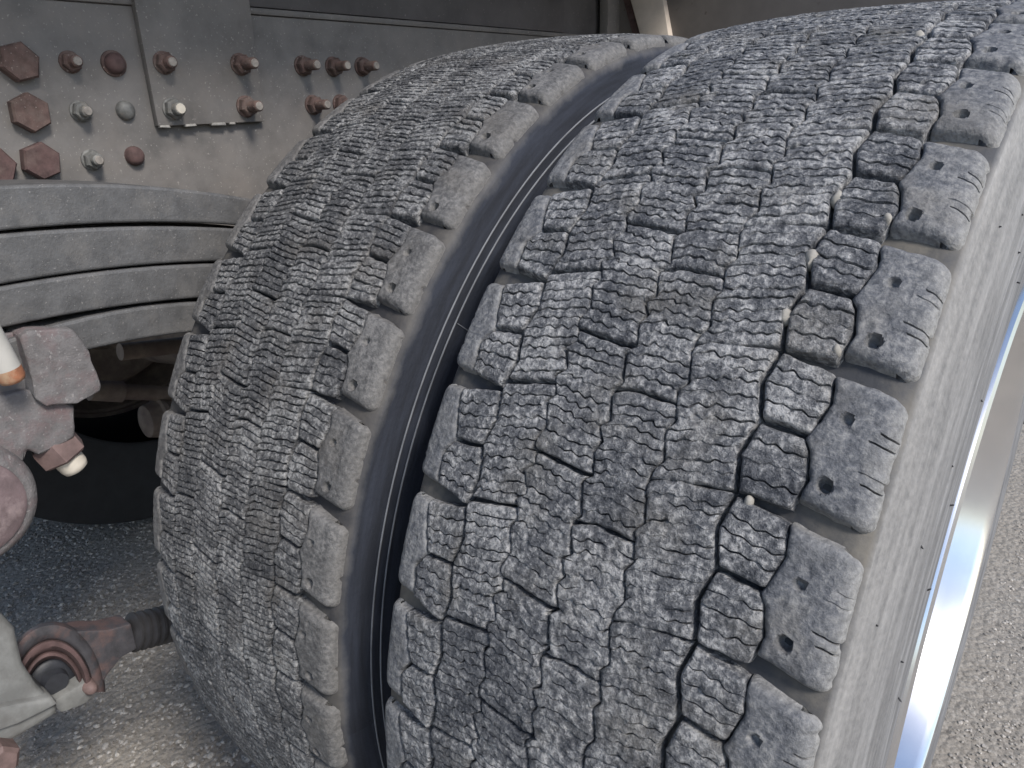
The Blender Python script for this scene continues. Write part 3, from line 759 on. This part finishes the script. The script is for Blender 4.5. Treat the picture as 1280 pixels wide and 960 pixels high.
lump_part('back_plate', [(-70, 425), (18, 416), (60, 413), (60, 500), (-70, 500)], XC-0.020, 0.06, 0.003, M['cast'], clamp)
# boss with a flat pink face
c0 = atX(-42, 640, XC+0.012)
lathe('boss', (XC-0.07, c0[1], c0[2]), (1, 0, 0), [(0, 0.056), (0.070, 0.056), (0.079, 0.053), (0.082, 0.047)], 48, M['cast'], clamp, smooth=50)
lathe('boss_cap', (XC+0.006, c0[1], c0[2]), (1, 0, 0), [(0, 0.0445), (0.008, 0.0435), (0.010, 0.040), (0.011, 0)], 40, M['pink'], clamp, smooth=40)
# clamp bolt: nut with cream stud end pointing down to the right
pn = atX(60, 555, XC-0.02); axd = Vector(atX(86, 584, XC-0.02))-Vector(pn); axd = Vector((0.15*axd.length, axd.y, axd.z)).normalized()
nutp = Vector(atX(74, 562, XC-0.025))
nt_ = lathe('nut', nutp-axd*0.012, axd, [(0, 0.0205), (0.003, 0.0215), (0.019, 0.0215), (0.0215, 0.0185), (0.022, 0.0)], 6, M['nut_red'], clamp, 0.3, 25)
lathe('stud_end', nutp+axd*0.008, axd, [(0, 0.0130), (0.012, 0.0125), (0.0165, 0.011), (0.0185, 0.007), (0.019, 0)], 24, M['cream'], nt_, 0, 60)
# white coated stud with rusty orange tip in front of the clamp
ub = empty('clamp_stud', (0, 0, 0)); tag(ub, 'white coated stud with an orange rusty tip against the clamp', 'stud')
XU = XC+0.016
a0 = Vector(atX(-60, 335, XU)); a1 = Vector(atX(18, 478, XU))
ax = (a1-a0).normalized(); L_ = (a1-a0).length
lathe('shaft', a0, ax, [(0, 0.0105), (L_*0.87, 0.0105)], 28, M['white'], ub, 0, 60)
lathe('tip', a0+ax*(L_*0.87-0.0003), ax, [(0, 0.01055), (L_*0.08, 0.0105), (L_*0.115, 0.0092), (L_*0.13, 0.006), (L_*0.135, 0)], 28, M['orange'], ub, 0, 60)

# ------------------------------------------------------------------ rod joint and pale bracket at the bottom left
XJ = -0.74
joint = empty('rod_joint', (0, 0, 0)); tag(joint, 'grimy brown rod end joint with ribbed black boot above the asphalt', 'rod end')
ths = np.radians(np.linspace(205, 2, 40))
def ring_strip(name, prof, mat, parent):
    """prof: (scale of the oval, X offset); an oval collar swept in the plane of the joint"""
    V, F = [], []
    for th in ths:
        for sc_, dx in prof:
            V.append(tuple(atX(66+66*sc_*math.cos(th), 868-91*sc_*math.sin(th), XJ+dx)))
    n = len(prof)
    for i in range(len(ths)-1):
        for k in range(n-1): F.append((i*n+k, i*n+k+1, (i+1)*n+k+1, (i+1)*n+k))
    return from_np(name, V, F, mat, parent, 50)
ring_strip('eye', [(1.0, -0.06), (1.0, -0.012), (0.985, -0.004), (0.95, 0.001), (0.86, 0.003), (0.78, 0.002), (0.75, -0.001), (0.74, -0.01)], M['joint'], joint)
ring_strip('dust_lip', [(0.755, -0.02), (0.75, 0.004), (0.73, 0.008), (0.66, 0.009), (0.62, 0.004), (0.60, -0.004), (0.57, 0.000), (0.53, 0.001), (0.50, -0.006), (0.48, -0.03)], M['joint_red'], joint)
neck = [(78, 792), (104, 789), (134, 788), (164, 780), (172, 811), (152, 822), (136, 842), (124, 860), (112, 846), (96, 815), (76, 797)]
from_bm('neck', prism([tuple(atX(x, y, XJ-0.002)) for x, y in neck], (-1, 0, 0), 0.03, 0.009, 4), M['joint'], joint, 60)
bc = atX(74, 858, XJ+0.002)
lathe('bush', (XJ-0.06, bc[1], bc[2]), (1, 0, 0), [(0, 0.027), (0.040, 0.027), (0.046, 0.024), (0.047, 0.014), (0.056, 0.012), (0.057, 0)], 32, M['bush'], joint, 0, 60)
s0 = Vector(atX(160, 792, XJ-0.02)); s1 = Vector(atX(300, 757, XJ-0.02)); ax = (s1-s0).normalized(); L_ = (s1-s0).length
prof = [(0, 0.016)]; s = 0.002
while s < L_:
    prof += [(s, 0.0195), (s+0.003, 0.0235), (s+0.006, 0.0235), (s+0.008, 0.0195)]; s += 0.0095
prof.append((L_, 0.0))
lathe('boot', s0, ax, prof, 30, M['boot'], joint, 0, 50)
pk = atX(115, 862, XJ+0.014)
lathe('grease_nipple', (XJ-0.005, pk[1], pk[2]), (1, 0, 0), [(0, 0.0075), (0.018, 0.007), (0.022, 0.004), (0.0225, 0)], 14, M['nut_red'], joint, 0, 50)
br = empty('link_bracket', (0, 0, 0)); tag(br, 'pale grey painted bracket holding the rod end joint', 'bracket')
XB = -0.70
bp = [(-90, 745), (0, 766), (20, 786), (30, 830), (48, 858), (72, 880), (76, 892), (20, 925), (-90, 985)]
from_bm('body', prism([tuple(atX(x, y, XB)) for x, y in bp], (-1, 0, 0), 0.09, 0.009, 3), M['bracket'], br, 50)
rp = [(-90, 905), (20, 880), (66, 872), (74, 880), (24, 905), (-90, 945)]
from_bm('rib', prism([tuple(atX(x, y, XB+0.008)) for x, y in rp], (-1, 0, 0), 0.03, 0.004, 2), M['bracket'], br, 50)
lg = [(60, 880), (112, 850), (118, 868), (108, 880), (78, 892)]
from_bm('lug', prism([tuple(atX(x, y, XJ+0.006)) for x, y in lg], (-1, 0, 0), 0.04, 0.004, 2), M['bracket'], br, 50)
cp = atX(2, 955, XB+0.02)
lathe('bolt_head', (XB-0.01, cp[1], cp[2]), (1, 0, 0), [(0, 0.018), (0.028, 0.018), (0.032, 0.014), (0.0325, 0)], 6, M['nut_red'], br, 0.2, 25)

# ------------------------------------------------------------------ axle and the wheel on the far side
axl = empty('axle', (0, 0, 0)); tag(axl, 'brown rusty axle running across the truck behind the inner wheel', 'axle')
lathe('axle_beam', (-0.52, 0, 0.0), (-1, 0, 0), [(0, 0.09), (0.25, 0.085), (0.4, 0.07), (0.9, 0.07), (1.05, 0.09), (1.25, 0.095)], 32, M['axle'], axl, 0, 60)
XF = -1.88
far = empty('truck_wheel', (XF, 0, 0)); tag(far, 'black wheel in shadow on the far side of the truck', 'wheel')
revolve_x('tyre', [(-x-0.02, r) for x, r in carcass_profile()], 128, M['black_rubber'], far)
revolve_x('rim', [(-0.018, 0.2985), (-0.012, 0.297), (-0.012, 0.287), (-0.03, 0.282), (-0.12, 0.262), (-0.12, 0.25), (-0.035, 0.27), (-0.02, 0.278)], 96, M['axle'], far, smooth=40)
revolve_x('disc', [(-0.11, 0.262), (-0.115, 0.262), (-0.13, 0.02), (-0.12, 0.02)], 48, M['axle'], far)
far2 = empty('truck_wheel', (XF-0.33, 0, 0)); tag(far2, 'black outer wheel beyond the shadowed far side inner wheel', 'wheel')
revolve_x('tyre', [(-x-0.02, r) for x, r in carcass_profile()], 96, M['black_rubber'], far2)
revolve_x('rim', [(-0.11, 0.298), (-0.115, 0.298), (-0.13, 0.02), (-0.12, 0.02)], 48, M['axle'], far2)
drum = lathe('brake_drum', (-0.16, 0, 0), (1, 0, 0), [(0, 0.215), (0.13, 0.215), (0.135, 0.205), (0.135, 0.12), (0.16, 0.10), (0.16, 0.0)], 48, M['axle'], far)
bc_ = empty('brake_chamber', (0, 0, 0)); tag(bc_, 'dirty brown brake chamber and push rod on the axle', 'brake chamber')
pz = atX(205, 500, -1.45)
pz = atX(196, 522, -1.42)
lathe('can', (-1.42, pz[1]-0.03, pz[2]), (0, 1, -0.1), [(0, 0.02), (0.006, 0.034), (0.03, 0.04), (0.034, 0.046), (0.042, 0.046), (0.046, 0.04), (0.09, 0.032), (0.092, 0)], 28, M['axle'], bc_, 0, 40)
q0 = Vector(atX(112, 488, -1.42)); q1 = Vector(atX(330, 497, -1.42))
lathe('push_rod', q0, q1-q0, [(0, 0.02), (0.06, 0.022), (0.062, 0.016), ((q1-q0).length, 0.016)], 16, M['axle'], bc_, 0, 40)
rod = empty('cross_rod', (0, 0, 0)); tag(rod, 'thin brown rod crossing behind the leaf spring', 'rod')
r0 = Vector(atX(150, 440, -1.05)); r1 = Vector(atX(330, 420, -1.05))
lathe('bar', r0, r1-r0, [(0, 0.013), ((r1-r0).length, 0.013)], 16, M['axle'], rod, 0, 60)
